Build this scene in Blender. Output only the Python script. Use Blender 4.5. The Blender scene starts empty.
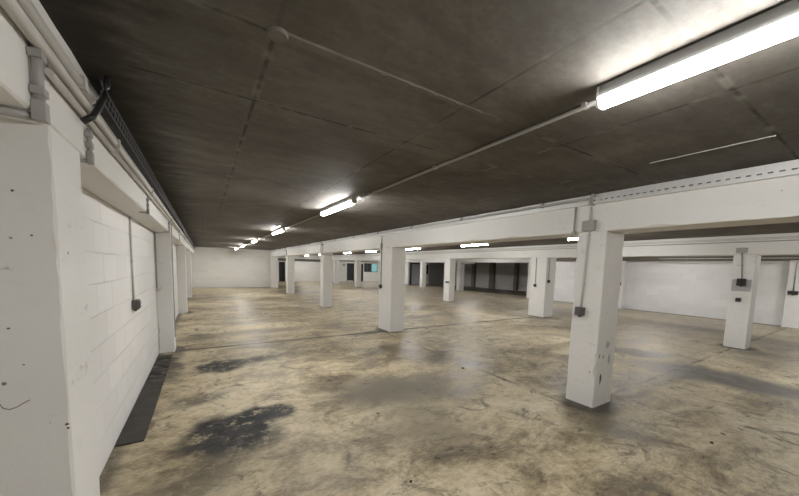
import bpy, bmesh, math, random
from mathutils import Vector, Matrix
random.seed(7)
S = bpy.context.scene
COL = S.collection

# ------------------------------------------------------------------ camera, world, exposure
W_PX, FPX, CY = 799.0, 315.73, 295.22
YAW, PITCH, ROLL, CAM_H = 0.5559, -0.0886, 0.0268, 1.6
F = Vector((math.sin(YAW)*math.cos(PITCH), math.cos(YAW)*math.cos(PITCH), math.sin(PITCH)))
R0 = F.cross(Vector((0, 0, 1))).normalized(); U0 = R0.cross(F)
RR = R0*math.cos(ROLL) + U0*math.sin(ROLL); UU = -R0*math.sin(ROLL) + U0*math.cos(ROLL)
cd = bpy.data.cameras.new('camera')
cam = bpy.data.objects.new('camera', cd); COL.objects.link(cam)
m = Matrix((RR, UU, -F)).transposed().to_4x4(); m.translation = Vector((0, 0, CAM_H))
cam.matrix_world = m
cd.sensor_fit = 'HORIZONTAL'; cd.sensor_width = 36.0; cd.lens = FPX/W_PX*36.0
cd.shift_x = 0.0; cd.shift_y = (CY-248.0)/W_PX
cd.clip_start = 0.02; cd.clip_end = 200
S.camera = cam
wd = bpy.data.worlds.new('world'); S.world = wd; wd.use_nodes = True
wd.node_tree.nodes['Background'].inputs[0].default_value = (0.9, 0.95, 1, 1)
wd.node_tree.nodes['Background'].inputs[1].default_value = 0.05
S.view_settings.view_transform = 'Standard'; S.view_settings.look = 'None'
S.view_settings.gamma = 1; S.view_settings.use_curve_mapping = False
S.view_settings.exposure = 0.5
LAMP = 92.0            # radiance of a lit diffuser
H = 2.5                # ceiling height
SOF = 2.07             # underside of the beams

# ------------------------------------------------------------------ node helpers
class NT:
    def __init__(s, name):
        s.mat = bpy.data.materials.new(name); s.mat.use_nodes = True
        s.t = s.mat.node_tree; s.b = s.t.nodes['Principled BSDF']
        s.tc = s.t.nodes.new('ShaderNodeTexCoord'); s.P = s.tc.outputs['Object']
    def n(s, typ, **kw):
        x = s.t.nodes.new(typ)
        for k, v in kw.items(): setattr(x, k, v)
        return x
    def set(s, sock, v):
        if isinstance(v, bpy.types.NodeSocket): s.t.links.new(v, sock)
        else: sock.default_value = v
    def noise(s, scale, detail=4, rough=.55, vec=None, dist=0.0, stretch=None):
        v = vec or s.P
        if stretch:
            mp = s.n('ShaderNodeMapping'); s.set(mp.inputs['Vector'], v); mp.inputs['Scale'].default_value = stretch; v = mp.outputs[0]
        x = s.n('ShaderNodeTexNoise'); s.set(x.inputs['Vector'], v)
        x.inputs['Scale'].default_value = scale; x.inputs['Detail'].default_value = detail
        x.inputs['Roughness'].default_value = rough; x.inputs['Distortion'].default_value = dist
        return x.outputs['Fac']
    def math(s, op, a, b=0.0, c=0.0, clamp=False):
        x = s.n('ShaderNodeMath', operation=op, use_clamp=clamp)
        s.set(x.inputs[0], a); s.set(x.inputs[1], b); s.set(x.inputs[2], c)
        return x.outputs[0]
    def rng(s, v, a, b, c=0.0, d=1.0, smooth=True):
        x = s.n('ShaderNodeMapRange', interpolation_type='SMOOTHSTEP' if smooth else 'LINEAR')
        s.set(x.inputs['Value'], v)
        for k, q in (('From Min', a), ('From Max', b), ('To Min', c), ('To Max', d)): s.set(x.inputs[k], q)
        return x.outputs[0]
    def mix(s, fac, a, b, mode='MIX'):
        x = s.n('ShaderNodeMix', data_type='RGBA', blend_type=mode)
        s.set(x.inputs[0], fac)
        s.set(x.inputs[6], a if isinstance(a, bpy.types.NodeSocket) else (*a, 1))
        s.set(x.inputs[7], b if isinstance(b, bpy.types.NodeSocket) else (*b, 1))
        return x.outputs[2]
    def ramp(s, v, stops):
        x = s.n('ShaderNodeValToRGB'); s.set(x.inputs[0], v); e = x.color_ramp.elements
        while len(e) < len(stops): e.new(0.5)
        for q, (p, c) in zip(e, stops): q.position = p; q.color = (*c, 1)
        return x.outputs[0]
    def xyz(s, v=None):
        x = s.n('ShaderNodeSeparateXYZ'); s.set(x.inputs[0], v or s.P); return x.outputs
    def vec(s, a, b, c):
        x = s.n('ShaderNodeCombineXYZ'); s.set(x.inputs[0], a); s.set(x.inputs[1], b); s.set(x.inputs[2], c); return x.outputs[0]
    def warp(s, scale, amt, v=None):
        v = v or s.P
        x = s.n('ShaderNodeTexNoise'); s.set(x.inputs['Vector'], v); x.inputs['Scale'].default_value = scale; x.inputs['Detail'].default_value = 5
        a = s.n('ShaderNodeVectorMath', operation='SUBTRACT'); s.set(a.inputs[0], x.outputs['Color']); a.inputs[1].default_value = (.5, .5, .5)
        b = s.n('ShaderNodeVectorMath', operation='SCALE'); s.set(b.inputs[0], a.outputs[0]); b.inputs['Scale'].default_value = amt
        c = s.n('ShaderNodeVectorMath', operation='ADD'); s.set(c.inputs[0], v); s.set(c.inputs[1], b.outputs[0])
        return c.outputs[0]
    def ell(s, v, x, y, rx, ry, rot=0.0, soft=.6):
        mp = s.n('ShaderNodeMapping', vector_type='TEXTURE'); s.set(mp.inputs['Vector'], v)
        mp.inputs['Location'].default_value = (x, y, 0); mp.inputs['Rotation'].default_value = (0, 0, rot); mp.inputs['Scale'].default_value = (rx, ry, 1e3)
        l = s.n('ShaderNodeVectorMath', operation='LENGTH'); s.set(l.inputs[0], mp.outputs[0])
        return s.rng(l.outputs['Value'], 1-soft, 1+soft*.5, 1, 0)
    def bump(s, h, strength=.3, dist=.01):
        x = s.n('ShaderNodeBump'); x.inputs['Strength'].default_value = strength; x.inputs['Distance'].default_value = dist
        s.set(x.inputs['Height'], h); s.set(s.b.inputs['Normal'], x.outputs[0])
    def out(s, col, rough=.6, spec=.5, metal=0.0):
        s.set(s.b.inputs['Base Color'], col if isinstance(col, bpy.types.NodeSocket) else (*col, 1))
        s.set(s.b.inputs['Roughness'], rough); s.set(s.b.inputs['Specular IOR Level'], spec); s.set(s.b.inputs['Metallic'], metal)
        return s.mat

def mat_plain(name, c, rough=.5, var=.12, metal=0.0, scale=9):
    t = NT(name); f = t.noise(scale, 5)
    return t.out(t.mix(f, tuple(x*(1-var) for x in c), tuple(min(1, x*(1+var)) for x in c)), rough, .5, metal)

def mat_paint(name, base, dirt=1.0, chips=1.0):
    """white masonry paint on concrete: blotches, pinholes, scuffs and flaked spots"""
    t = NT(name)
    big = t.noise(1.3, 5, .6); mid = t.noise(7, 6, .65); fine = t.noise(60, 3)
    c = t.mix(big, tuple(x*.90 for x in base), base)
    c = t.mix(t.rng(mid, .55, .8, 0, .35*dirt), c, tuple(x*y for x, y in zip(base, (.80, .77, .72))))
    scuff = t.math('MULTIPLY', t.rng(t.noise(3.0, 8, .75, stretch=(1, 1, 2.6)), .59, .70, 0, .65*dirt), t.rng(t.noise(30, 4, .7), .45, .6))
    c = t.mix(scuff, c, (.33, .31, .28))
    vo = t.n('ShaderNodeTexVoronoi'); t.set(vo.inputs['Vector'], t.P); vo.inputs['Scale'].default_value = 9
    hole = t.math('MULTIPLY', t.rng(vo.outputs['Distance'], .045, .075, 1, 0), t.rng(t.noise(2.1, 2), .5, .56))
    c = t.mix(t.math('MULTIPLY', hole, .8*chips), c, (.10, .09, .08))
    fl = t.math('MULTIPLY', t.rng(t.noise(5, 9, .8), .635, .67, 0, .65*chips), 1.0)
    c = t.mix(fl, c, (.36, .34, .31))
    hgt = t.math('ADD', t.math('MULTIPLY', mid, .6), t.math('MULTIPLY', fine, .25))
    hgt = t.math('SUBTRACT', hgt, t.math('MULTIPLY', t.math('ADD', hole, fl), .6))
    t.bump(hgt, .35, .008)
    return t.out(c, .62, .4)

def mat_block(name, base, along='Y', bw=.46, rh=.235, dark=.55, paintgap=.5):
    """painted concrete blockwork, courses seen on a vertical wall"""
    t = NT(name); x, y, z = t.xyz()
    wv = t.warp(3, .012, t.vec(y if along == 'Y' else x, z, 0.0))
    br = t.n('ShaderNodeTexBrick'); t.set(br.inputs['Vector'], wv)
    br.inputs['Scale'].default_value = 1; br.inputs['Brick Width'].default_value = bw; br.inputs['Row Height'].default_value = rh
    br.inputs['Mortar Size'].default_value = .007; br.inputs['Mortar Smooth'].default_value = .35
    br.inputs['Color1'].default_value = (1, 1, 1, 1); br.inputs['Color2'].default_value = (.93, .93, .93, 1); br.inputs['Mortar'].default_value = (1, 1, 1, 1)
    big = t.noise(1.0, 5, .6); mid = t.noise(9, 6, .65); fine = t.noise(90, 3)
    c = t.mix(big, tuple(q*.90 for q in base), base)
    c = t.mix(1.0, c, br.outputs['Color'], 'MULTIPLY')
    c = t.mix(t.rng(mid, .58, .8, 0, .3), c, tuple(q*.8 for q in base))
    mort = t.math('MULTIPLY', br.outputs['Fac'], t.rng(t.noise(1.6, 4), .38, .62, .12, paintgap))
    c = t.mix(mort, c, tuple(q*dark for q in base))
    t.bump(t.math('SUBTRACT', t.math('ADD', t.math('MULTIPLY', mid, .15), t.math('MULTIPLY', fine, .08)), br.outputs['Fac']), .5, .008)
    return t.out(c, .55, .4)

def mat_floor():
    t = NT('stained_concrete_floor'); x, y, z = t.xyz()
    n1 = t.noise(.33, 6, .6, dist=.4); n2 = t.noise(1.5, 10, .68, dist=.7, stretch=(.75, 1.25, 1)); n3 = t.noise(9, 9, .72, dist=.5); n4 = t.noise(55, 4, .7)
    v = t.math('ADD', t.math('MULTIPLY', n1, .42), t.math('ADD', t.math('MULTIPLY', n2, .43), t.math('MULTIPLY', n3, .22)))
    n5 = t.noise(22, 8, .8, dist=.6, stretch=(.6, 1.5, 1))
    v = t.math('ADD', v, t.math('MULTIPLY', t.math('SUBTRACT', n5, .5), .22))
    c = t.ramp(v, [(.42, (.085, .066, .040)), (.48, (.25, .198, .118)), (.53, (.45, .372, .238)), (.585, (.62, .535, .375)), (.67, (.74, .675, .54))])
    c = t.mix(t.rng(x, 5.0, 12.5, 0, .55), c, t.mix(n2, (.20, .175, .14), (.44, .395, .33)))      # greyer slab in the bays to the right
    c = t.mix(t.rng(t.noise(2.6, 10, .78, dist=1.2), .51, .65, 0, .85), c, (.12, .092, .058))      # brown grime
    c = t.mix(t.rng(t.noise(4.2, 9, .75, dist=1.0), .60, .70, 0, .45), c, (.60, .56, .47))       # pale scraped spots
    c = t.mix(t.rng(n4, .60, .72, 0, .5), c, (.13, .11, .08))
    n6 = t.noise(16, 10, .85, dist=1.5, stretch=(.5, 1.6, 1)); c = t.mix(t.rng(n6, .56, .68, 0, .6), c, (.11, .09, .062))
    c = t.mix(t.rng(n6, .36, .44, .35, 0), c, (.72, .67, .56))
    vo = t.n('ShaderNodeTexVoronoi'); t.set(vo.inputs['Vector'], t.warp(8, .1)); vo.inputs['Scale'].default_value = 3.2     # black grit and drips
    c = t.mix(t.math('MULTIPLY', t.rng(vo.outputs['Distance'], .05, .09, .9, 0), t.rng(t.noise(.8, 3), .50, .54)), c, (.03, .026, .02))
    wv = t.warp(9, .16, t.warp(2.2, .45)); wv3 = t.warp(7, .16); wv2 = t.warp(.9, 1.0)
    rag = t.rng(t.noise(6, 9, .78), .33, .50)
    wet = None
    def stain_shade(c, v, e, col, amt, ragged=True):
        f = t.ell(v, *e)
        if ragged: f = t.math('MULTIPLY', f, rag)
        f = t.math('MULTIPLY', f, amt)
        return t.mix(f, c, col), f
    oil = []
    for e, col, a in [((.20, 3.24, .40, .50, .3, .35), (.018, .017, .016), 1.0), ((.50, 3.52, .30, .24, .2, .35), (.02, .023, .025), .97),
                      ((.20, 5.48, .36, .34, 0, .35), (.02, .018, .016), 1.0), ((.62, 5.65, .5, .2, .1, .6), (.04, .036, .03), .9),
                      ((-.05, 4.25, .36, .16, .3, .7), (.07, .06, .048), .8), ((-.1, 2.6, .5, .25, .3, .8), (.10, .085, .06), .7),
                      ((-.5, 5.9, .2, .8, 0, .6), (.03, .028, .024), .9), ((-.15, 7.9, .35, .5, 0, .8), (.08, .07, .055), .7)]:
        c, f = stain_shade(c, wv, e, col, a); oil.append(f)
    for e, col, a in [((2.15, 3.45, .95, .55, -.55, .8), (.125, .112, .088), .85), ((1.85, 2.55, .5, .55, -.4, .9), (.19, .16, .115), .6),
                      ((6.9, 1.35, 1.35, .55, -1.5, .45), (.115, .108, .098), .92), ((7.5, 2.9, .75, .4, -.9, .6), (.115, .108, .095), .85),
                      ((3.6, 1.55, .6, .35, 0, .8), (.10, .085, .06), .7), ((4.75, 1.9, .45, .12, -.3, .8), (.09, .08, .065), .7),
                      ((3.5, 6.75, .7, .2, 0, .8), (.10, .085, .065), .75), ((6.5, 8.4, 1.8, .35, .1, .8), (.12, .105, .085), .6),
                      ((9.9, 1.7, .6, .4, 0, .8), (.11, .10, .08), .7), ((9.9, 6.5, .7, .4, 0, .8), (.11, .10, .08), .7),
                      ((1.5, 8.0, 2.2, .3, .1, .9), (.17, .145, .11), .6), ((12.5, 3, 2.5, .6, 1.3, .9), (.14, .125, .105), .7), ((1.5, 9.3, 2.4, .2, 0, .9), (.19, .165, .125), .5),
                      ((18.7, 17, 2.3, 6, 0, .3), (.10, .092, .082), .8), ((2.2, 13, 2.4, .5, 0, .9), (.2, .175, .135), .5), ((8, 3.9, 1.6, .35, -.8, .9), (.17, .15, .12), .6)]:  # broad ellipse over the recess floor is shade painted into the colour
        c, f = stain_shade(c, wv2, e, col, a, False)
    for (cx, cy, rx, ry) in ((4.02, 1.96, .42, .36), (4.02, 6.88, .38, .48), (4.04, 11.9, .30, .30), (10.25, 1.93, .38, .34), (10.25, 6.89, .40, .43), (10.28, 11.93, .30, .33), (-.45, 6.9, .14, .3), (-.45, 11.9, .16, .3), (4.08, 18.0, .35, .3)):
        c, f = stain_shade(c, wv3, (cx, cy, rx, ry, 0, .35), (.05, .042, .032), .85, False)
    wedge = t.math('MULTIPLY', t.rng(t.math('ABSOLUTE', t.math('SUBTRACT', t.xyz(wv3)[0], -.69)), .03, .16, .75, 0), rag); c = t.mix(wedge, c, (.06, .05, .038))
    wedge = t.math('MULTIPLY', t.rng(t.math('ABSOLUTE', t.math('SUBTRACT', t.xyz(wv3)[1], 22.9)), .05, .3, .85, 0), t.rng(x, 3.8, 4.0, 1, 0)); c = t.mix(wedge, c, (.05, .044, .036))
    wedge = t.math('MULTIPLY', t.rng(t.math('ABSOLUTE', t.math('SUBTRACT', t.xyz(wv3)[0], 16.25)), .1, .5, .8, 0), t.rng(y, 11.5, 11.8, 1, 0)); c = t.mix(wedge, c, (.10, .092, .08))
    # sawn joints
    wj = t.xyz(t.warp(1.1, .05))
    for k, (co, pos, lo, hi, other) in enumerate([(wj[1], 6.78, -2, 9.9, x), (wj[0], 3.72, 1.5, 6.6, y), (wj[1], 1.95, 4.0, 30, x), (wj[1], 11.9, -2, 16, x), (wj[0], 10.0, -3, 30, y)]):
        d = t.math('ABSOLUTE', t.math('SUBTRACT', co, pos))
        f = t.math('MULTIPLY', t.rng(d, .03 if k < 1 else .01, .085 if k < 1 else .045, 1, 0), t.math('MULTIPLY', t.rng(other, lo-.1, lo+.1), t.rng(other, hi-.1, hi+.1, 1, 0)))
        f = t.math('MULTIPLY', f, t.rng(t.noise(2.0, 5), .35, .6, .55 if k < 1 else .0, .95 if k < 1 else .75))
        c = t.mix(f, c, (.045, .038, .028))
    rough = t.rng(t.math('ADD', t.math('MULTIPLY', n1, .5), t.math('MULTIPLY', n2, .5)), .40, .62, .30, .62)
    rough = t.math('ADD', rough, t.math('ADD', t.rng(n3, .35, .7, -.04, .14), t.rng(n5, .35, .7, -.03, .10)))
    for f in oil[:4]: rough = t.math('SUBTRACT', rough, t.math('MULTIPLY', f, -.05))
    t.bump(t.math('ADD', t.math('MULTIPLY', n5, .6), t.math('MULTIPLY', n4, .4)), .4, .012)
    return t.out(c, rough, .42)

def mat_ceiling():
    t = NT('dark_board_marked_concrete'); x, y, z = t.xyz()
    n1 = t.noise(.7, 6, .6, dist=.5); n2 = t.noise(3.2, 9, .7, stretch=(1, 2.2, 1)); n3 = t.noise(28, 5, .7)
    v = t.math('ADD', t.math('MULTIPLY', n1, .55), t.math('ADD', t.math('MULTIPLY', n2, .35), t.math('MULTIPLY', n3, .14)))
    c = t.ramp(v, [(.40, (.074, .066, .056)), (.53, (.124, .113, .099)), (.66, (.195, .182, .163))])
    wj = t.xyz(t.warp(.8, .03))
    brk = t.rng(t.noise(7, 6, .75), .38, .55, .15, 1); brk2 = t.rng(t.noise(.9, 3), .36, .52, .25, 1)
    hh = t.math('MULTIPLY', n3, .12)
    for co, pos, amt, col in ([(wj[0], p, .8, (.03, .026, .022)) for p in (.26, 1.26, 2.2, 3.12)] + [(wj[1], p, .9, (.022, .024, .02)) for p in (.53, 1.39, 2.0, 3.84)]):
        d = t.math('ABSOLUTE', t.math('SUBTRACT', co, pos))
        f = t.math('MULTIPLY', t.math('MULTIPLY', t.rng(d, .004, .014, 1, 0), brk), t.math('MULTIPLY', brk2, amt))
        c = t.mix(f, c, col)
        w = t.math('MULTIPLY', t.rng(d, .006, .03, 1, 0), t.math('MULTIPLY', t.rng(t.noise(4, 5), .50, .62), .35))
        c = t.mix(w, c, (.33, .30, .26)); hh = t.math('SUBTRACT', hh, t.math('MULTIPLY', f, .5))
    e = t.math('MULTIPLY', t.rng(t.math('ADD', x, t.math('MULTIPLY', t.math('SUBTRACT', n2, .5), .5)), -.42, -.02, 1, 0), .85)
    c = t.mix(e, c, (.014, .012, .010))                                     # near-black ragged band along the left beam
    # board joints of the rest of the slab, every 1.25 m by 2.4 m
    for co, pit in ((wj[0], 1.25), (wj[1], 2.4)):
        d = t.math('PINGPONG', t.math('ADD', co, 40.0), pit/2)
        f = t.math('MULTIPLY', t.rng(d, .004, .014, .5, 0), brk)
        f = t.math('MULTIPLY', f, t.rng(t.math('ADD', y, x), 5.5, 6.5))
        c = t.mix(f, c, (.035, .03, .025))
    t.bump(hh, .3, .01)
    return t.out(c, .75, .3)

M = {}
WHITE = (.82, .812, .79)
M['paint'] = mat_paint('white_painted_concrete', WHITE, 1.35)
M['paint_beam'] = mat_paint('white_painted_beam', (.81, .80, .775), .6, .35)
M['block'] = mat_block('white_painted_blockwork', (.85, .84, .825))
M['blockx'] = mat_block('white_painted_end_blockwork', (.80, .785, .745), 'X', dark=.8, paintgap=.25)
M['render'] = mat_block('white_painted_side_wall', (.82, .81, .80), 'Y', dark=.85, paintgap=.22)
M['greyblock'] = mat_block('grey_blockwork', (.60, .575, .55), 'Y', .46, .24, .6)
M['greywall'] = mat_plain('grey_plaster', (.40, .39, .38), .7)
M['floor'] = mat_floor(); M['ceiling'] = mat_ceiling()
M['dark_concrete'] = mat_plain('bare_dark_concrete', (.13, .115, .095), .8, .3, scale=4)
M['pvc'] = mat_plain('painted_conduit', (.60, .585, .555), .45, .1)
M['greypvc'] = mat_plain('grey_plastic', (.36, .35, .335), .45, .12)
M['galv'] = mat_plain('galvanised_steel', (.66, .66, .65), .45, .12, .25, 30)
M['blackmetal'] = mat_plain('dark_steel', (.018, .017, .016), .5, .2)
M['black'] = mat_plain('black_plastic', (.025, .025, .026), .4, .2)
M['darkgrey'] = mat_plain('dark_grey_plastic', (.10, .097, .092), .5, .2)
M['rubber'] = mat_plain('black_rubber', (.055, .049, .044), .7, .45, scale=6)
M['door'] = mat_plain('dark_door_paint', (.022, .022, .024), .6)
M['bluegrey'] = mat_plain('blue_grey_sheet', (.52, .55, .585), .5)
M['housing'] = mat_plain('lamp_housing', (.17, .17, .165), .5, .05)
M['lampcap'] = mat_plain('lamp_end_cap', (.68, .68, .66), .5, .05)
M['batten'] = mat_plain('chalky_batten', (.155, .142, .122), .8, .45, scale=9)
M['greypatch'] = mat_plain('grey_paint_patch', (.46, .46, .47), .6, .06)
def mat_mat():
    t = NT('dirty_black_rubber'); x, y, z = t.xyz(); n = t.noise(5, 8, .75); f = t.noise(30, 4)
    c = t.mix(f, (.043, .038, .034), (.066, .059, .052))
    d = t.math('MULTIPLY', t.rng(n, .44, .56), t.rng(y, 4.7, 5.6)); c = t.mix(d, c, (.012, .011, .010))
    c = t.mix(t.math('MULTIPLY', t.rng(t.noise(9, 7, .7), .54, .62), t.rng(y, 4.9, 5.8)), c, (.17, .145, .105))
    return t.out(c, t.rng(n, .3, .7, .6, .85), .35)
M['rubber'] = mat_mat()
M['stone'] = mat_plain('black_grit', (.03, .027, .024), .8)
M['glass_dark'] = mat_plain('dark_window_glass', (.03, .035, .035), .08)
M['brown'] = mat_plain('brown_painted_pier', (.20, .17, .145), .7)
def emit(name, col, st):
    t = NT(name); e = t.n('ShaderNodeEmission'); e.inputs[0].default_value = (*col, 1); e.inputs[1].default_value = st
    o = [q for q in t.t.nodes if q.type == 'OUTPUT_MATERIAL'][0]; t.t.links.new(e.outputs[0], o.inputs[0]); return t.mat
M['lit'] = emit('lit_diffuser', (1.0, .982, .955), LAMP)
M['turquoise'] = emit('lit_turquoise_pane', (.36, .72, .70), .45)

# ------------------------------------------------------------------ mesh helpers
def box(bm, x0, x1, y0, y1, z0, z1, bev=0.0):
    r = bmesh.ops.create_cube(bm, size=1.0); vs = r['verts']
    for v in vs: v.co = Vector((x0+(v.co.x+.5)*(x1-x0), y0+(v.co.y+.5)*(y1-y0), z0+(v.co.z+.5)*(z1-z0)))
    if bev > 0:
        es = list({e for v in vs for e in v.link_edges})
        bmesh.ops.bevel(bm, geom=es, offset=bev, segments=2, affect='EDGES', profile=.5)
def tube(bm, pts, r, seg=10, cap=True):
    pts = [Vector(p) for p in pts]; rings = []
    for i, p in enumerate(pts):
        a = pts[max(i-1, 0)]; b = pts[min(i+1, len(pts)-1)]; d = (b-a).normalized()
        up = Vector((0, 0, 1)) if abs(d.z) < .9 else Vector((0, 1, 0))
        u = d.cross(up).normalized(); w = u.cross(d)
        rings.append([bm.verts.new(p+(u*math.cos(2*math.pi*k/seg)+w*math.sin(2*math.pi*k/seg))*r) for k in range(seg)])
    for i in range(len(rings)-1):
        for k in range(seg):
            f = bm.faces.new((rings[i][k], rings[i][(k+1) % seg], rings[i+1][(k+1) % seg], rings[i+1][k])); f.smooth = True
    if cap: bm.faces.new(rings[0][::-1]); bm.faces.new(rings[-1])
def rough_prism(bm, L, a0, a1, b0, b1, axis='Z', n=None, seed=0, edge=.006, chip=.02, chips=.08, start=0.0):
    """a cast concrete post or beam with worn, chipped arrises"""
    rnd = random.Random(seed); n = n or max(4, int(abs(L)/.055)); rings = []
    big = [0.0]*4
    for i in range(n+1):
        s = start + L*i/n; ring = []
        for k, (ca, cb, sa, sb) in enumerate(((a0, b0, 1, 1), (a1, b0, -1, 1), (a1, b1, -1, -1), (a0, b1, 1, -1))):
            if rnd.random() < chips: big[k] = rnd.uniform(.4, 1)*chip
            else: big[k] *= .35
            c = edge*rnd.uniform(.5, 1.5)+big[k]
            p, q = (ca+sa*c, cb), (ca, cb+sb*c)
            if k in (1, 3): pr = (p, q) if k == 1 else (p, q)
            ring += {0: [q, p], 1: [p, q], 2: [q, p], 3: [p, q]}[k]
        co = []
        for (a, b) in ring:
            a += rnd.uniform(-.0006, .0006); b += rnd.uniform(-.0006, .0006)
            co.append((a, b, s) if axis == 'Z' else (a, s, b))
        rings.append([bm.verts.new(q) for q in co])
    K = 8
    for i in range(n):
        for k in range(K): bm.faces.new((rings[i][k], rings[i][(k+1) % K], rings[i+1][(k+1) % K], rings[i+1][k]))
    bm.faces.new(rings[0][::-1]); bm.faces.new(rings[-1])
def link(name, bm, mat, parent=None, loc=None):
    bmesh.ops.recalc_face_normals(bm, faces=bm.faces[:])
    me = bpy.data.meshes.new(name); bm.to_mesh(me); bm.free(); me.materials.append(M[mat] if isinstance(mat, str) else mat)
    o = bpy.data.objects.new(name, me); COL.objects.link(o)
    if parent: o.parent = parent
    if loc: o.location = loc
    return o
def tag(o, label, cat, group=None, kind=None):
    o['label'] = label; o['category'] = cat
    if group: o['group'] = group
    if kind: o['kind'] = kind
    return o
def thing(name, label, cat, loc=(0, 0, 0), group=None):
    o = bpy.data.objects.new(name, None); COL.objects.link(o); o.location = loc; o.empty_display_size = .1
    return tag(o, label, cat, group)
def structure(name, boxes, mat, label=None, cat=None):
    bm = bmesh.new()
    for b in boxes: box(bm, *b)
    o = link(name, bm, mat); o['kind'] = 'structure'
    if label: o['label'] = label; o['category'] = cat
    return o
def dup(root, loc, label):
    r = root.copy(); COL.objects.link(r); r.location = loc; r['label'] = label
    for ch in list(root.children):
        c = ch.copy(); COL.objects.link(c); c.parent = r
        for g in list(ch.children):
            d = g.copy(); COL.objects.link(d); d.parent = c
    return r

# ------------------------------------------------------------------ the setting
XW, XP, XR, XB = -.69, -.467, 16.3, 21.0      # left block wall, pilaster face, right wall, back wall of the recess
YB, YF, YE, YQ = -7.0, 22.9, 30.3, 24.5       # wall behind, far wall of the first aisle, end wall, end of the recess
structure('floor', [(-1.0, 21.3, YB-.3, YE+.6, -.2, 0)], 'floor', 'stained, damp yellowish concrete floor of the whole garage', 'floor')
structure('ceiling', [(-1.0, 21.3, YB-.3, YE+.6, H, H+.2)], 'ceiling', 'low dark board-marked concrete ceiling', 'ceiling')
structure('wall_left', [(XW-.25, XW, YB, YF+.2, 0, H)], 'block', 'white painted blockwork wall along the left side', 'wall')
structure('wall_back', [(XW, XR, YB-.2, YB, 0, H)], 'blockx', 'white painted wall closing the garage at the near end', 'wall')
structure('wall_far', [(XW, 4.05, YF, YF+.2, 0, H)], 'blockx', 'off-white wall closing the left aisle at its far end', 'wall')
structure('wall_middle', [(4.05, 4.25, YF+.2, YE, 0, H)], 'render', 'white wall running on behind the far wall of the left aisle', 'wall')
structure('wall_right', [(XR, XR+.25, YB, 11.66, 0, H)], 'render', 'bright white wall along the right side', 'wall')
structure('wall_recess_front', [(XR, XB, 11.66, 11.86, 0, H)], 'greyblock', 'grey wall at the near end of the unlit recess', 'wall')
structure('wall_recess_back', [(XB, XB+.25, 11.66, YQ, 0, H)], 'greyblock', 'grey blockwork at the back of the unlit recess', 'wall')
structure('wall_recess_end', [(XR-.1, XB, YQ, YQ+.2, 0, H)], 'greywall', 'grey wall closing the unlit recess at its far end', 'wall')
structure('wall_right_far', [(XR, XR+.25, YQ+.2, YE, 0, H)], 'render', 'white wall at the far end of the right side', 'wall')
T = .25
structure('wall_end', [(4.1, 5.83, YE, YE+T, 0, H), (5.83, 6.36, YE, YE+T, 1.80, H), (6.36, 12.43, YE, YE+T, 0, H), (12.43, 13.22, YE, YE+T, 1.86, H),
                       (13.22, 13.98, YE, YE+T, 0, H), (13.98, 14.26, YE, YE+T, 1.84, H), (14.26, 14.34, YE, YE+T, 0, H), (14.34, 16.02, YE, YE+T, 0, 1.0),
                       (14.34, 16.02, YE, YE+T, 1.92, H), (16.02, XR+.2, YE, YE+T, 0, H)], 'blockx', 'white end wall with dark doorways and a window, far behind the columns', 'wall')
for k, (x0, x1, z1, lab) in enumerate([(5.83, 6.36, 1.80, 'black doorway in the end wall, left of the far columns'), (12.43, 13.22, 1.86, 'dark door in the end wall left of the window'), (13.98, 14.26, 1.84, 'narrow dark door beside the end wall window')]):
    d = structure('door_%d' % (k+1), [(x0, x1, YE+.16, YE+.2, .0 if k != 1 else .09, z1)], 'door', lab, 'door')
    bm = bmesh.new(); fr = .045
    box(bm, x0, x0+fr, YE-.01, YE+.16, 0, z1); box(bm, x1-fr, x1, YE-.01, YE+.16, 0, z1); box(bm, x0+fr, x1-fr, YE-.01, YE+.16, z1-fr, z1)
    link('door_frame', bm, 'door', d)
    if k == 1:
        bm = bmesh.new(); box(bm, x0+.08, x1-.08, YE+.1, YE+.17, 0, .085); link('threshold', bm, 'paint', d)
w = structure('window_1', [(14.34, 16.02, YE+.14, YE+.2, 1.0, 1.05), (14.34, 16.02, YE+.14, YE+.2, 1.87, 1.92), (14.34, 14.39, YE+.14, YE+.2, 1.05, 1.87), (15.24, 15.31, YE+.14, YE+.2, 1.05, 1.87), (14.80, 14.84, YE+.14, YE+.2, 1.05, 1.87), (15.97, 16.02, YE+.14, YE+.2, 1.05, 1.87)],
              'black', 'window in the end wall, dark on the left and turquoise on the right', 'window')
for x0, x1, mt, lb in ((14.39, 14.80, 'glass_dark', 'dark pane'), (14.84, 15.24, 'glass_dark', 'dark pane'), (15.31, 15.97, 'turquoise', 'lit turquoise pane')):
    bm = bmesh.new(); box(bm, x0, x1, YE+.165, YE+.175, 1.05, 1.87); o = link('pane', bm, mt, w); o['label'] = lb
bm = bmesh.new(); box(bm, 14.30, 16.06, YE-.04, YE+.14, .96, 1.0); link('window_sill', bm, 'paint', w)
# recess end wall: sheet door and small window
d = structure('door_4', [(16.42, 17.50, YQ-.05, YQ, .02, 1.92)], 'bluegrey', 'blue grey sheet door in the unlit recess', 'door')
bm = bmesh.new()
for k in range(9): box(bm, 16.46, 17.46, YQ-.062, YQ-.05, .12+k*.2, .13+k*.2)
link('door_rib', bm, 'bluegrey', d)
bm = bmesh.new(); box(bm, 16.3, 16.42, YQ-.09, YQ, 0, 2.0); box(bm, 17.5, 17.68, YQ-.09, YQ, 0, 2.0); box(bm, 16.42, 17.5, YQ-.09, YQ, 1.92, 2.0); link('door_frame', bm, 'door', d)
structure('trim_1', [(4.27, 10.1, YE-.06, YE, 1.90, 2.12), (10.52, XR, YE-.06, YE, 2.03, 2.12)], 'dark_concrete', 'dark concrete lintel band along the top of the end wall', 'lintel')

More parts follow.
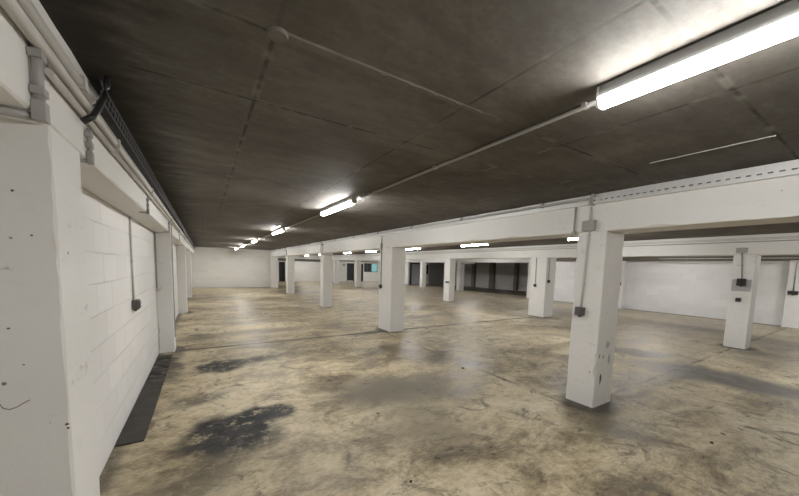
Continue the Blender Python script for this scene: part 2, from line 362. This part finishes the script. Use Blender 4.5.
# ------------------------------------------------------------------ beams
def beam(label, x0, x1, y0, y1, z0, z1, mat, seed, chip=.015):
    bm = bmesh.new(); rough_prism(bm, y1-y0, x0, x1, z0, z1, 'Y', n=int((y1-y0)/.16), seed=seed, edge=.006, chip=chip, chips=.10, start=y0)
    return tag(link('concrete_beam', bm, mat), label, 'beam')
beam('white concrete beam above the left wall, under the three conduits', XW, XP, YB, YF, SOF+.01, H, 'paint_beam', 1)
beam('deep white concrete beam crossing the picture on top of the nearest free-standing columns', 3.87, 4.29, YB, YF, SOF, H, 'paint_beam', 2, .03)
beam('white concrete beam on the second row of columns, with the column that wears a grey patch', 10.10, 10.50, YB, YE, SOF, H, 'paint_beam', 3)
beam('dark bare concrete beam at the top of the bright right wall', 15.95, 16.40, YB, 11.5, 2.15, H, 'dark_concrete', 4)
beam('pale beam over the opening to the unlit recess', 15.95, 16.40, 11.5, YE, 2.06, H, 'paint_beam', 5)

# ------------------------------------------------------------------ columns and pilasters
def column(name, label, cat, group, x0, x1, y0, y1, top, seed, mat='paint'):
    bm = bmesh.new(); cx, cy = (x0+x1)/2, (y0+y1)/2
    rough_prism(bm, top, x0-cx, x1-cx, y0-cy, y1-cy, 'Z', seed=seed, edge=.007, chip=.028, chips=.07)
    o = link(name, bm, mat, loc=(cx, cy, 0)); return tag(o, label, cat, group)
G1 = 'white columns of the first row'; G2 = 'white columns of the second row'; G3 = 'columns along the recess opening'; GP = 'white pilasters on the left wall'
GR = 'white pilasters on the right wall'
for i, (x, y, w_, dp, lab) in enumerate([(3.87, 1.84, .42, .33, 'largest free-standing white column, right of centre, socket on its left face and black chip low on its right'),
                                 (3.87, 6.62, .40, .62, 'white column in the middle of the picture, with a conduit down its left edge'),
                                 (3.86, 11.72, .36, .36, 'white column with a dark band at its head, left of the middle column'),
                                 (3.87, 17.85, .38, .32, 'slim far white column just right of the black doorway'),
                                 (3.83, 22.42, .43, .32, 'last white column, built against the far wall left of the black doorway')]):
    column('concrete_column', lab, 'column', G1, x, x+w_, y, y+dp, SOF, 10+i)
for i, (x, y, x1, d_, lab) in enumerate([(10.10, 1.78, 10.50, .35, 'white column at the right with a square grey patch and a black switch box'),
                                 (9.98, 6.58, 10.52, .62, 'broad white column with two thin conduits, left of the largest column'),
                                 (10.10, 11.72, 10.46, .42, 'white column with a small dark bracket at mid height, right of the middle column'),
                                 (9.95, 22.30, 10.32, .33, 'small far white column between the dark door and the window of the end wall'),
                                 (9.84, 26.80, 10.28, .33, 'farthest white column, left of the small notice on the end wall')]):
    column('concrete_column', lab, 'column', G2, x, x1, y, y+d_, SOF, 20+i)
for i, (x, y, w_, lab) in enumerate([(15.95, 11.35, .42, 'white end pier of the right wall beside the unlit recess'), (15.92, 17.35, .44, 'bright white column in front of the unlit recess, behind the bracketed column'), (15.42, 21.35, .42, 'far white column between the blue grey door and the small dark window')]):
    column('concrete_column', lab, 'column', G3, x, x+w_, y, y+.33, 2.06, 30+i)
for i, (y, lab) in enumerate([(1.71, 'huge near white pilaster filling the left edge of the picture'), (6.73, 'white pilaster behind the black mat, second on the left wall'),
                              (11.75, 'third white pilaster on the left wall, beyond the mat'), (16.75, 'farthest white pilaster on the left wall, next to the far wall')]):
    column('wall_pilaster', lab, 'pilaster', GP, XW, XP, y, y+.33, SOF+.01, 40+i)
for i, (y, lab) in enumerate([(1.72, 'white pilaster on the right wall at the right edge of the picture'), (6.75, 'white pilaster on the right wall seen just beside the largest column')]):
    column('wall_pilaster', lab, 'pilaster', GR, 15.98, XR, y, y+.36, 2.15, 50+i)
for i, (y0, y1, mt, lab) in enumerate([(19.0, 19.9, 'greyblock', 'broad grey pier on the back wall of the unlit recess'), (18.5, 18.95, 'brown', 'brown pier beside the broad grey pier in the recess'),
                                       (16.15, 16.45, 'brown', 'brown pier on the back wall of the recess, nearest the end pier'), (20.75, 21.1, 'brown', 'brown pier on the back wall of the recess, next to the bright column')]):
    bm = bmesh.new(); rough_prism(bm, 2.45, -.12, .12, -(y1-y0)/2, (y1-y0)/2, 'Z', seed=60+i)
    tag(link('wall_pier', bm, mt, loc=(XB-.12, (y0+y1)/2, 0)), lab, 'pier')
bm = bmesh.new(); box(bm, 17.98, 18.42, YQ-.14, YQ, 0, 2.1); tag(link('wall_pier', bm, 'paint'), 'pale pier with a small dark window, right of the far white column', 'pier')
t = thing('small_window', 'small dark window on the pale pier of the recess', 'window', (18.12, YQ-.14, 1.0))
bm = bmesh.new(); box(bm, -.14, .14, -.03, 0, 0, .9); link('window_frame', bm, 'black', t)
bm = bmesh.new(); box(bm, -.11, .11, -.035, -.03, .03, .87); link('pane', bm, 'glass_dark', t)

def chip(parent, x, y, z, r, h, face, seed, mat='dark_concrete'):
    bm = bmesh.new(); rnd = random.Random(seed); n = 14; fr = []; bk = []
    for k in range(n):
        a = 2*math.pi*k/n; q = rnd.uniform(.65, 1.1); u, v = r*q*math.cos(a), h*q*math.sin(a)
        p0, p1 = ((x+u, y, z+v), (x+u, y-.0012, z+v)) if face == 'y' else ((x, y+u, z+v), (x-.0012, y+u, z+v))
        bk.append(bm.verts.new(p0)); fr.append(bm.verts.new(p1))
    for k in range(n): bm.faces.new((bk[k], bk[(k+1) % n], fr[(k+1) % n], fr[k]))
    bm.faces.new(fr); bm.faces.new(bk[::-1]); o = link('bare_patch', bm, mat, parent); o['label'] = 'dark flaked patch'; return o
big = [o for o in COL.objects if o.get('label', '').startswith('largest free-standing')][0]
for k, (x, z, r, h) in enumerate([(-.09, .34, .022, .07), (-.15, .62, .009, .03)]): chip(big, x, -.1665, z, r, h, 'y', k)
for k, (x, z, r, h) in enumerate([(.02, .74, .05, .05), (.08, .56, .03, .06), (-.06, .60, .025, .03)]): chip(big, x, -.1665, z, r, h, 'y', 40+k, 'greypatch')['label'] = 'grey scuffed patch'
for k, (y, z, r, h) in enumerate([(-.10, .42, .008, .010)]): chip(big, -.2115, y, z, r, h, 'x', 20+k)
near = [o for o in COL.objects if o.get('label', '').startswith('huge near white')][0]
for k, (x, z, r, h) in enumerate([(.103, .944, .006, .006), (.105, .928, .005, .005), (.006, 1.835, .005, .005), (-.03, 1.88, .004, .004), (-.055, 1.815, .004, .004), (.045, 1.68, .004, .004), (-.03, 1.34, .005, .004), (.0, 1.2, .004, .003)]): chip(near, x, -.1660, z, r, h, 'y', 60+k)
bm = bmesh.new(); tube(bm, [(-.073, -.1655, 1.075), (-.06, -.1655, 1.045), (-.045, -.1655, 1.037), (-.028, -.1655, 1.041), (-.012, -.1655, 1.052), (.008, -.1655, 1.063)], .0016, 6)
o = link('crack', bm, 'dark_concrete', near); o['label'] = 'dark hairline crack'

# ------------------------------------------------------------------ lamps
def make_lamp(L):
    t = thing('fluorescent_light', '', 'light', (0, 0, 0), 'ceiling lamps with lit diffusers')
    bm = bmesh.new(); box(bm, -.036, .036, -L/2+.01, L/2-.01, -.064, -.010, .004)
    for s in (-.38*L, .38*L): box(bm, -.018, .018, s-.03, s+.03, -.010, 0)
    link('housing', bm, 'housing', t)
    bm = bmesh.new(); r = .040; seg = 14; pr = []
    for k in range(seg+1):
        a = math.pi*(-.04+1.08*k/seg); pr.append((math.cos(a)*r, -.070-math.sin(a)*r*.95))
    rings = [[bm.verts.new((px, yy, pz)) for px, pz in pr] for yy in (-L/2+.012, L/2-.012)]
    for k in range(seg): f = bm.faces.new((rings[0][k], rings[0][k+1], rings[1][k+1], rings[1][k])); f.smooth = True
    bm.faces.new((rings[0][0], rings[0][-1], rings[1][-1], rings[1][0])); bm.faces.new(rings[0]); bm.faces.new(rings[1])
    link('diffuser', bm, 'lit', t)
    for s in (-1, 1):
        bm = bmesh.new(); y = s*L/2; box(bm, -.038, .038, min(y, y-s*.013), max(y, y-s*.013), -.104, -.010, .012); link('end_cap', bm, 'lampcap', t)
    return t
lamp = make_lamp(1.25); first = True
ROWA = [(.25, 'largest ceiling lamp, running out of the picture at the upper right'), (4.47, 'second lamp from the viewpoint in the left aisle, above the middle of the picture'),
        (8.7, 'third lamp from the viewpoint in the left aisle'), (13.1, 'fourth lamp from the viewpoint in the left aisle'), (17.2, 'fifth lamp from the viewpoint in the left aisle'), (20.9, 'farthest lamp of the left aisle, by the far wall')]
ROWB = [(-.3, 'lamp of the second aisle level with the largest column'), (4.04, 'lamp just showing under the big beam, left of the largest column'), (7.95, 'bright lamp under the big beam, above the unlit recess'), (11.7, 'lamp seen just right of the head of the middle column'),
        (15.8, 'lamp seen just left of the middle column'), (19.15, 'lamp of the second aisle between the window and the banded column'), (24.4, 'added lamp peeping out just left of the head of the banded column'), (28.6, 'tiny lamp close to the end wall right of the slim far column')]  # the lamp left of the banded column is added to brighten the end wall
ROWC = [(-3.6, 'near lamp of the right aisle, hidden behind the second beam'), (0.6, 'lamp of the right aisle in front of the right edge pilaster'), (4.9, 'lamp of the right aisle beside the largest column'), (9.6, 'lamp of the right aisle before the unlit recess'), (14.2, 'lamp of the right aisle opposite the recess'), (20.5, 'added unseen lamp of the right aisle near the far white column of the recess'), (25.0, 'added unseen lamp of the right aisle level with the blue grey door'), (28.4, 'farthest added unseen lamp of the right aisle, by the window')]  # unseen row; the last three lamps are added to brighten the far end
for X, rows in ((1.665, ROWA), (7.9, ROWB), (14.0, ROWC)):
    for y, lab in rows:
        if first: lamp.location = (X, y, H); lamp['label'] = lab; first = False
        else: dup(lamp, (X, y, H), lab)

# ------------------------------------------------------------------ conduits, trays
def conduit(name, label, pts, r, mat='pvc', clips=(), loc=(0, 0, 0)):
    bm = bmesh.new(); tube(bm, pts, r)
    for (cx, cy, cz, sx, sy, sz) in clips: box(bm, cx-sx, cx+sx, cy-sy, cy+sy, cz-sz, cz+sz)
    return tag(link(name, bm, mat), label, 'pipe')
conduit('conduit_pipe', 'long thin conduit on the ceiling beside the left aisle lamps', [(1.765, YB, H-.014), (1.765, YF, H-.014)], .013, 'greypvc', [(1.765, 1.0+1.3*k, H-.012, .022, .012, .0115) for k in range(16)])
conduit('conduit_pipe', 'thin conduit on the ceiling along the second aisle lamps', [(8.0, YB, H-.014), (8.0, YE, H-.014)], .013, 'greypvc')
xx = XP+.0035
conduit('conduit_pipe', 'upper and thickest conduit on the left beam, ending at the black cable', [(xx+.024, YB, 2.352), (xx+.024, 2.12, 2.352)], .023, 'pvc', [(xx+.0255, y, 2.352, .027, .02, .027) for y in (-1, .6, 1.95)])
conduit('conduit_pipe', 'middle conduit of the left beam, running on the whole length of the wall', [(xx+.022, YB, 2.299), (xx+.022, YF, 2.299)], .020, 'pvc', [(xx+.0245, y, 2.299, .026, .015, .024) for y in (2.6, 4.1, 6.4, 8.7, 11, 14, 17, 20)])
conduit('conduit_pipe', 'lowest and thinnest conduit on the left beam, starting above the near pilaster', [(xx+.016, 1.66, 2.252), (xx+.016, YF, 2.252)], .013, 'pvc', [(xx+.0185, y, 2.252, .020, .012, .017) for y in (2.6, 4.3, 6.4, 8.7, 11, 14, 17, 20)])
conduit('conduit_pipe', 'thin conduit above the middle one on the left beam, beyond the black cable', [(xx+.014, 2.25, 2.345), (xx+.014, YF, 2.345)], .012, 'pvc')
# slotted cable tray hung at the corner of ceiling and left beam
t = thing('cable_tray', 'dark slotted cable tray under the ceiling along the left beam', 'cable tray', (XP+.003, 2.2, 2.385))
L = YF-2.25; TW = .050
bm = bmesh.new()
box(bm, TW-.0015, TW, 0, L, 0, .020); box(bm, TW-.0015, TW, 0, L, .046, .058); box(bm, TW-.0015, TW, 0, L, .084, .105)
for k in range(int(L/.07)): box(bm, TW-.0015, TW, k*.07, k*.07+.030, .020, .046); box(bm, TW-.0015, TW, k*.07+.03, k*.07+.062, .058, .084)
link('side_rail', bm, 'blackmetal', t)
bm = bmesh.new(); box(bm, .001, TW-.0015, 0, L, 0, .002); link('tray_bottom', bm, 'blackmetal', t)
for k in range(14):
    bm = bmesh.new(); box(bm, .018, .030, .4+1.5*k, .43+1.5*k, .002, .114); link('hanger', bm, 'blackmetal', t)
bm = bmesh.new(); tube(bm, [(.014, .05+q*1.0, .012+.003*math.sin(q*2.1)) for q in range(int(L))], .008, 8)
link('cable', bm, 'black', t)
bm = bmesh.new()
P = [(-.385, 2.19, H-.003), (-.388, 2.18, 2.45), (-.392, 2.15, 2.40), (-.396, 2.11, 2.35), (-.402, 2.07, 2.30), (-.415, 2.03, 2.245), (-.447, 2.02, 2.215)]
tube(bm, P, .013, 10)
tag(link('black_cable', bm, 'black'), 'black cable looped over the conduits at the start of the dark tray', 'cable')

# slotted trunking on the big beam
XT = 3.868
t = thing('cable_trunking', 'pale slotted steel trunking along the top of the big beam, right of the largest column', 'trunking', (XT, 2.02, 2.38))
def slotted(L, z0=.0, hgt=.118, slots=True, dep=.045):
    bm = bmesh.new()
    box(bm, -dep, -.001, -L, 0, z0, z0+.002); box(bm, -.004, -.001, -L, 0, z0+.002, z0+hgt)
    box(bm, -dep-.002, -dep, -L, 0, z0, z0+.034); box(bm, -dep-.002, -dep, -L, 0, z0+.049, z0+.072)
    for k in range(int(L/.06)): box(bm, -dep-.002, -dep, -k*.06-.030, -k*.06, z0+.034, z0+.049)
    return bm
link('slotted_channel', slotted(8.5), 'galv', t)
bm = bmesh.new(); tube(bm, [(-.022, -8.4, .032), (-.022, -.1, .032)], .019, 8); link('cable', bm, 'greypvc', t)
bm = bmesh.new(); box(bm, -.052, -.001, -.03, .0, -.008, .118); o = link('end_plate', bm, 'greypvc', t)
t = thing('cable_trunking', 'plain steel trunking on the big beam, from the largest column to the far end', 'trunking', (XT, 2.05, 2.38))
bm = bmesh.new(); L = YF-2.1
box(bm, -.04, -.001, 0, L, 0, .003); box(bm, -.043, -.04, 0, L, 0, .035); box(bm, -.004, -.001, 0, L, .003, .11); link('channel', bm, 'galv', t)
bm = bmesh.new(); tube(bm, [(-.02, .02, .075), (-.02, L-.02, .075)], .016, 8); link('cable', bm, 'pvc', t)
for k in range(13):
    bm = bmesh.new(); box(bm, -.046, -.001, .6+1.55*k, .63+1.55*k, .055, .115); link('bracket', bm, 'greypvc', t)
# trunking on the second beam
t = thing('cable_trunking', 'long grey trunking along the second beam, above the column with the grey patch', 'trunking', (10.098, 0, 2.385))
bm = bmesh.new(); box(bm, -.035, -.002, YB+.1, YE-.4, 0, .05, .003); link('channel', bm, 'pvc', t)
bm = bmesh.new(); tube(bm, [(-.016, YB+.1, -.035), (-.016, YE-.4, -.035)], .010, 8); link('cable', bm, 'greypvc', t)
for z, lab, y1 in ((2.225, 'upper thin pipe along the dark beam over the right wall', 5.5), (2.11, 'lower thin pipe near the top of the right wall', 5.5)):
    x = 15.926 if z > 2.2 else 15.955
    bm = bmesh.new(); tube(bm, [(x, YB, z), (x, y1, z)], .014, 8)
    for k in range(5): box(bm, x-.017, x+.017, -5+2.4*k, -4.97+2.4*k, z-.017, z+.017)
    tag(link('conduit_pipe', bm, 'pvc'), lab, 'pipe')

# ------------------------------------------------------------------ sockets with their conduit drops
def socket(label, x, y, z, top, nx, size=(.085, .085, .05), mat='greypvc', pipe='greypvc', r=.009, jz=None, js=(.11, .11, .05), dy=0.0, box_label=None, cat='socket', knob=True, name='wall_socket'):
    """box on a face whose outward normal is nx along X, conduit running up to z = top"""
    t = thing(name, label, cat, (x, y, z))
    w_, h_, d_ = size; s = nx
    def bx(y0, y1, z0, z1, d0, d1, bv=0.0):
        bm = bmesh.new(); box(bm, min(s*d0, s*d1), max(s*d0, s*d1), y0, y1, z0, z1, bv); return bm
    b = link('socket_box', bx(-w_/2, w_/2, -h_/2, h_/2, .001, d_, .006), mat, t)
    if box_label: b['label'] = box_label
    link('cover', bx(-w_*.36, w_*.36, -h_*.36, h_*.36, d_, d_+.010, .003), mat, t)
    if knob: link('inlet', bx(-.018, .018, -h_/2-.02, -h_/2, .012, .036, .003), mat, t)
    if top > z:
        bm = bmesh.new(); q = s*(r+.003)
        p0, p1 = (q, 0, h_/2-.002), (q, dy, (jz if jz else top)-z)
        tube(bm, [p0, p1], r)
        if jz: tube(bm, [(q, dy, jz+js[1]/2-z), (q, dy, top-z)], r)
        link('conduit', bm, pipe, t)
        n = max(1, int((top-z)/.5))
        for k in range(n):
            f = (k+.5)/n; bm = bmesh.new(); yy = dy*f; zz = h_/2+f*(top-z-h_); box(bm, min(0.001*s, s*(2*r+.006)), max(.001*s, s*(2*r+.006)), yy-r-.007, yy+r+.007, zz-.008, zz+.008); link('clip', bm, pipe, t)
    if jz: link('junction_box', bx(dy-js[0]/2, dy+js[0]/2, jz-z-js[1]/2, jz-z+js[1]/2, .001, js[2], .006), 'greypvc', t)
    return t
GS = 'sockets fed from above by conduits'
socket('grey socket on the largest column, below a square junction box', 3.87, 2.06, 1.13, 2.36, -1, (.10, .10, .055), 'darkgrey', 'pvc', .011, 2.14, (.14, .12, .055), -.03)
t = thing('conduit_drop', 'dark conduit down the beam beside the junction box on the largest column', 'pipe', (3.87, 2.21, 2.05)); bm = bmesh.new(); tube(bm, [(-.014, 0, .0), (-.014, 0, .33)], .011); link('pipe', bm, 'greypvc', t)
bm = bmesh.new(); box(bm, -.034, -.001, -.02, .02, .0, .04); link('elbow', bm, 'greypvc', t)
socket('small dark socket low on the conduit of the middle column', 3.87, 7.13, 1.10, 2.37, -1, (.075, .08, .05), 'black', 'greypvc', .012, 2.12, (.06, .14, .045))
socket('small black switch box with a lever on the grey-patched column', 10.10, 1.955, 1.47, 2.20, -1, (.13, .16, .08), 'black', 'greypvc', .012, 2.17, (.17, .11, .06), .05)
tag(link('paint_patch', (lambda bm: (box(bm, -.0035, -.0005, -.15, .15, -.13, .13), bm)[1])(bmesh.new()), 'greypatch', loc=(10.10, 1.955, 1.40)), 'square grey painted patch behind the black switch box', 'patch')
socket('dark socket below the grey patch on the right column', 10.10, 1.97, 1.08, 1.0, -1, (.085, .085, .05), 'black', 'black', knob=False)
socket('left socket of the broad column with two conduits', 9.98, 6.97, 1.09, 2.06, -1, (.09, .09, .05), 'black', 'greypvc', .010)
o = socket('right socket of the broad column with two conduits', 10.12, 6.58, 1.25, 2.06, -1, (.10, .09, .05), 'black', 'greypvc', .011); o.rotation_euler = (0, 0, math.pi/2)
socket('dark bracket socket at mid height of the column right of the middle one', 10.10, 11.85, .94, .9, -1, (.20, .07, .06), 'black', 'black', knob=False)
socket('dark socket on the right wall pilaster beside the largest column', 15.98, 6.93, 1.11, 2.10, -1, (.20, .12, .07), 'black', 'greypvc', .012)
socket('dark socket on the pilaster at the right edge of the picture', 15.98, 1.93, 1.12, 2.10, -1, (.22, .12, .07), 'black', 'greypvc', .016)
socket('dark grey socket on the white block wall above the black mat', XW, 4.58, 1.10, 2.075, 1, (.13, .11, .06), 'darkgrey', 'pvc', .010)
socket('small white outlet at the foot of the pipe in the corner before the second pilaster', XW, 6.66, 1.12, 2.07, 1, (.08, .05, .05), 'pvc', 'greypvc', .012)
# chunky conduit drops on the left beam
for y, z0, r, lab in ((1.57, 2.10, .015, 'thick grey conduit drop on the near pilaster, turning under the beam'), (2.14, 2.10, .010, 'short conduit drop on the left beam just past the near pilaster'), (4.05, 2.10, .008, 'thin conduit drop on the left beam above the block wall socket'), (6.35, 2.10, .008, 'conduit drop on the left beam just before the second pilaster'), (8.9, 2.10, .008, 'conduit drop on the left beam between the second and third pilasters')):
    t = thing('conduit_drop', lab, 'pipe', (XP, y, z0)); q = r+.003; up = .125 if y > 2 else .19
    bm = bmesh.new(); tube(bm, [(q, 0, .012), (q, 0, up)], r); link('pipe', bm, 'greypvc', t)
    for zz in (.045, up-.03): bm = bmesh.new(); box(bm, .001, 2*r+.006, -r-.006, r+.006, zz-.013, zz+.013, .002); link('clip', bm, 'greypvc', t)
    bm = bmesh.new(); box(bm, .001, 2*r+.006, -r-.004, r+.004, -.034-r, .014, .003); link('elbow', bm, 'greypvc', t)
    bm = bmesh.new(); tube(bm, [(.003, 0, -.022-r), (-.215 if y < 3 else -.06, 0, -.022-r)], r*.9); link('foot', bm, 'greypvc', t)
conduit('conduit_pipe', 'thin dark pipe down the aisle edge of the second pilaster', [(XP+.009, 6.80, .25), (XP+.009, 6.80, 2.24)], .007, 'greypvc')

# ------------------------------------------------------------------ ceiling remains
ys = 1.39; t = thing('ceiling_batten', 'flat ragged batten with a round end, stuck across the bare ceiling', 'batten', (.27, ys, H))
bm = bmesh.new(); rnd = random.Random(5); n = 44; secs = []
for i in range(n+1):
    x = .03+1.26*i/n; wa = .030*(1-.45*i/n)+rnd.uniform(-.0015, .0015); wb = .026*(1-.5*i/n)+rnd.uniform(-.0015, .0015); th = -.007+.004*i/n+rnd.uniform(-.0006, .0006)
    secs.append([bm.verts.new(p) for p in ((x, -wa, -.0005), (x, wb, -.0005), (x, wb*.75, th), (x, -wa*.75, th))])
for i in range(n):
    for k in range(4): bm.faces.new((secs[i][k], secs[i][(k+1) % 4], secs[i+1][(k+1) % 4], secs[i+1][k]))
bm.faces.new(secs[0][::-1]); bm.faces.new(secs[-1]); link('strip', bm, 'batten', t)
bm = bmesh.new(); bmesh.ops.create_cone(bm, cap_ends=True, segments=20, radius1=.036, radius2=.042, depth=.012, matrix=Matrix.Translation((0, 0, -.0065))); link('round_end', bm, 'batten', t)
for x, w_ in ((.30, .008), (.47, .014), (.63, .016), (.78, .012), (.93, .014), (1.10, .012)):
    bm = bmesh.new(); box(bm, x-w_, x+w_, -.012, .0, -.0095, -.003, .001); link('fixing', bm, 'dark_concrete', t)
bm = bmesh.new(); box(bm, 3.108, 3.116, .53, 1.20, H-.006, H); tag(link('ceiling_strip', bm, 'greypvc'), 'thin pale strip on the ceiling between the big lamp and the big beam', 'strip')

# column fittings of the far row
t = thing('column_band', 'dark metal band and bracket at the head of the third column', 'bracket', (3.857, 11.717, 1.98))
bm = bmesh.new(); box(bm, -.012, -.001, -.012, .34, .0, .03); box(bm, -.012, .41, -.012, -.001, .0, .03); link('band', bm, 'greypvc', t)
bm = bmesh.new(); tube(bm, [(-.018, .06, .03), (-.018, .06, .45)], .012, 8); tube(bm, [(-.018, .26, .03), (-.018, .26, .40)], .012, 8); link('pipe', bm, 'greypvc', t)
bm = bmesh.new(); box(bm, -.05, -.001, .03, .10, .37, .43); link('junction_box', bm, 'black', t)
t = thing('conduit_drop', 'hooked conduit on the beam above the slim far column', 'pipe', (3.87, 17.95, 2.05))
bm = bmesh.new(); tube(bm, [(-.02, 0, .0), (-.02, 0, .28), (-.02, .04, .32), (-.02, .3, .32)], .018, 8); link('pipe', bm, 'black', t)
t = thing('wall_notice', 'small dark notice on the end wall left of the dark door', 'notice', (12.1, YE, 1.55))
bm = bmesh.new(); box(bm, -.14, .14, -.012, -.001, 0, .24); link('board', bm, 'greypvc', t)
t = thing('bracket_arm', 'pale bracket under the recess beam beside the bright column', 'bracket', (16.1, 16.6, 1.96))
bm = bmesh.new(); box(bm, -.03, .03, -.5, .74, .0, .09); link('arm', bm, 'pvc', t)

# near pilaster details
t = thing('door_catch', 'small dark hook at the left edge of the near pilaster', 'hook', (-.655, 1.71, 1.23))
bm = bmesh.new(); tube(bm, [(-.03, -.012, .0), (.0, -.02, .008), (.018, -.015, .004)], .006, 8); link('hook', bm, 'greypvc', t)
bm = bmesh.new(); box(bm, -.008, .004, -.006, -.001, -.06, .0); link('plate', bm, 'greypvc', t)

# ------------------------------------------------------------------ things on the floor
bm = bmesh.new(); n = 26; y0, y1 = 3.45, 6.52; top = []; rnd = random.Random(3)
secs = []
for i in range(n+1):
    f = i/n; y = y0+(y1-y0)*f; wv = rnd.uniform(-.003, .003)
    secs.append([bm.verts.new(p) for p in ((XW+.012, y, .001), (XW+.205+wv, y, .001), (XW+.205+wv, y, .011), (XW+.012, y, .013+rnd.uniform(0, .002)))])
for i in range(n):
    for k in range(4): bm.faces.new((secs[i][k], secs[i][(k+1) % 4], secs[i+1][(k+1) % 4], secs[i+1][k]))
bm.faces.new(secs[0][::-1]); bm.faces.new(secs[-1])
tag(link('rubber_mat', bm, 'rubber'), 'long narrow black mat lying along the foot of the left block wall', 'mat')
def pebble(x, y, r, lab, seed):
    bm = bmesh.new(); rnd = random.Random(seed); bmesh.ops.create_icosphere(bm, subdivisions=2, radius=r)
    for v in bm.verts: v.co *= rnd.uniform(.8, 1.15); v.co.z *= .6
    zmin = min(v.co.z for v in bm.verts)
    for v in bm.verts: v.co.z -= zmin
    tag(link('grit_lump', bm, 'stone', loc=(x, y, 0)), lab, 'debris')
pebble(1.28, 1.83, .012, 'small black lump on the bare floor at the bottom middle of the picture', 1)
pebble(3.50, 3.65, .028, 'black lump on the floor joint between the middle and the largest column', 2)
pebble(4.10, .86, .014, 'small black lump on the floor at the lower right, right of the largest column', 3)
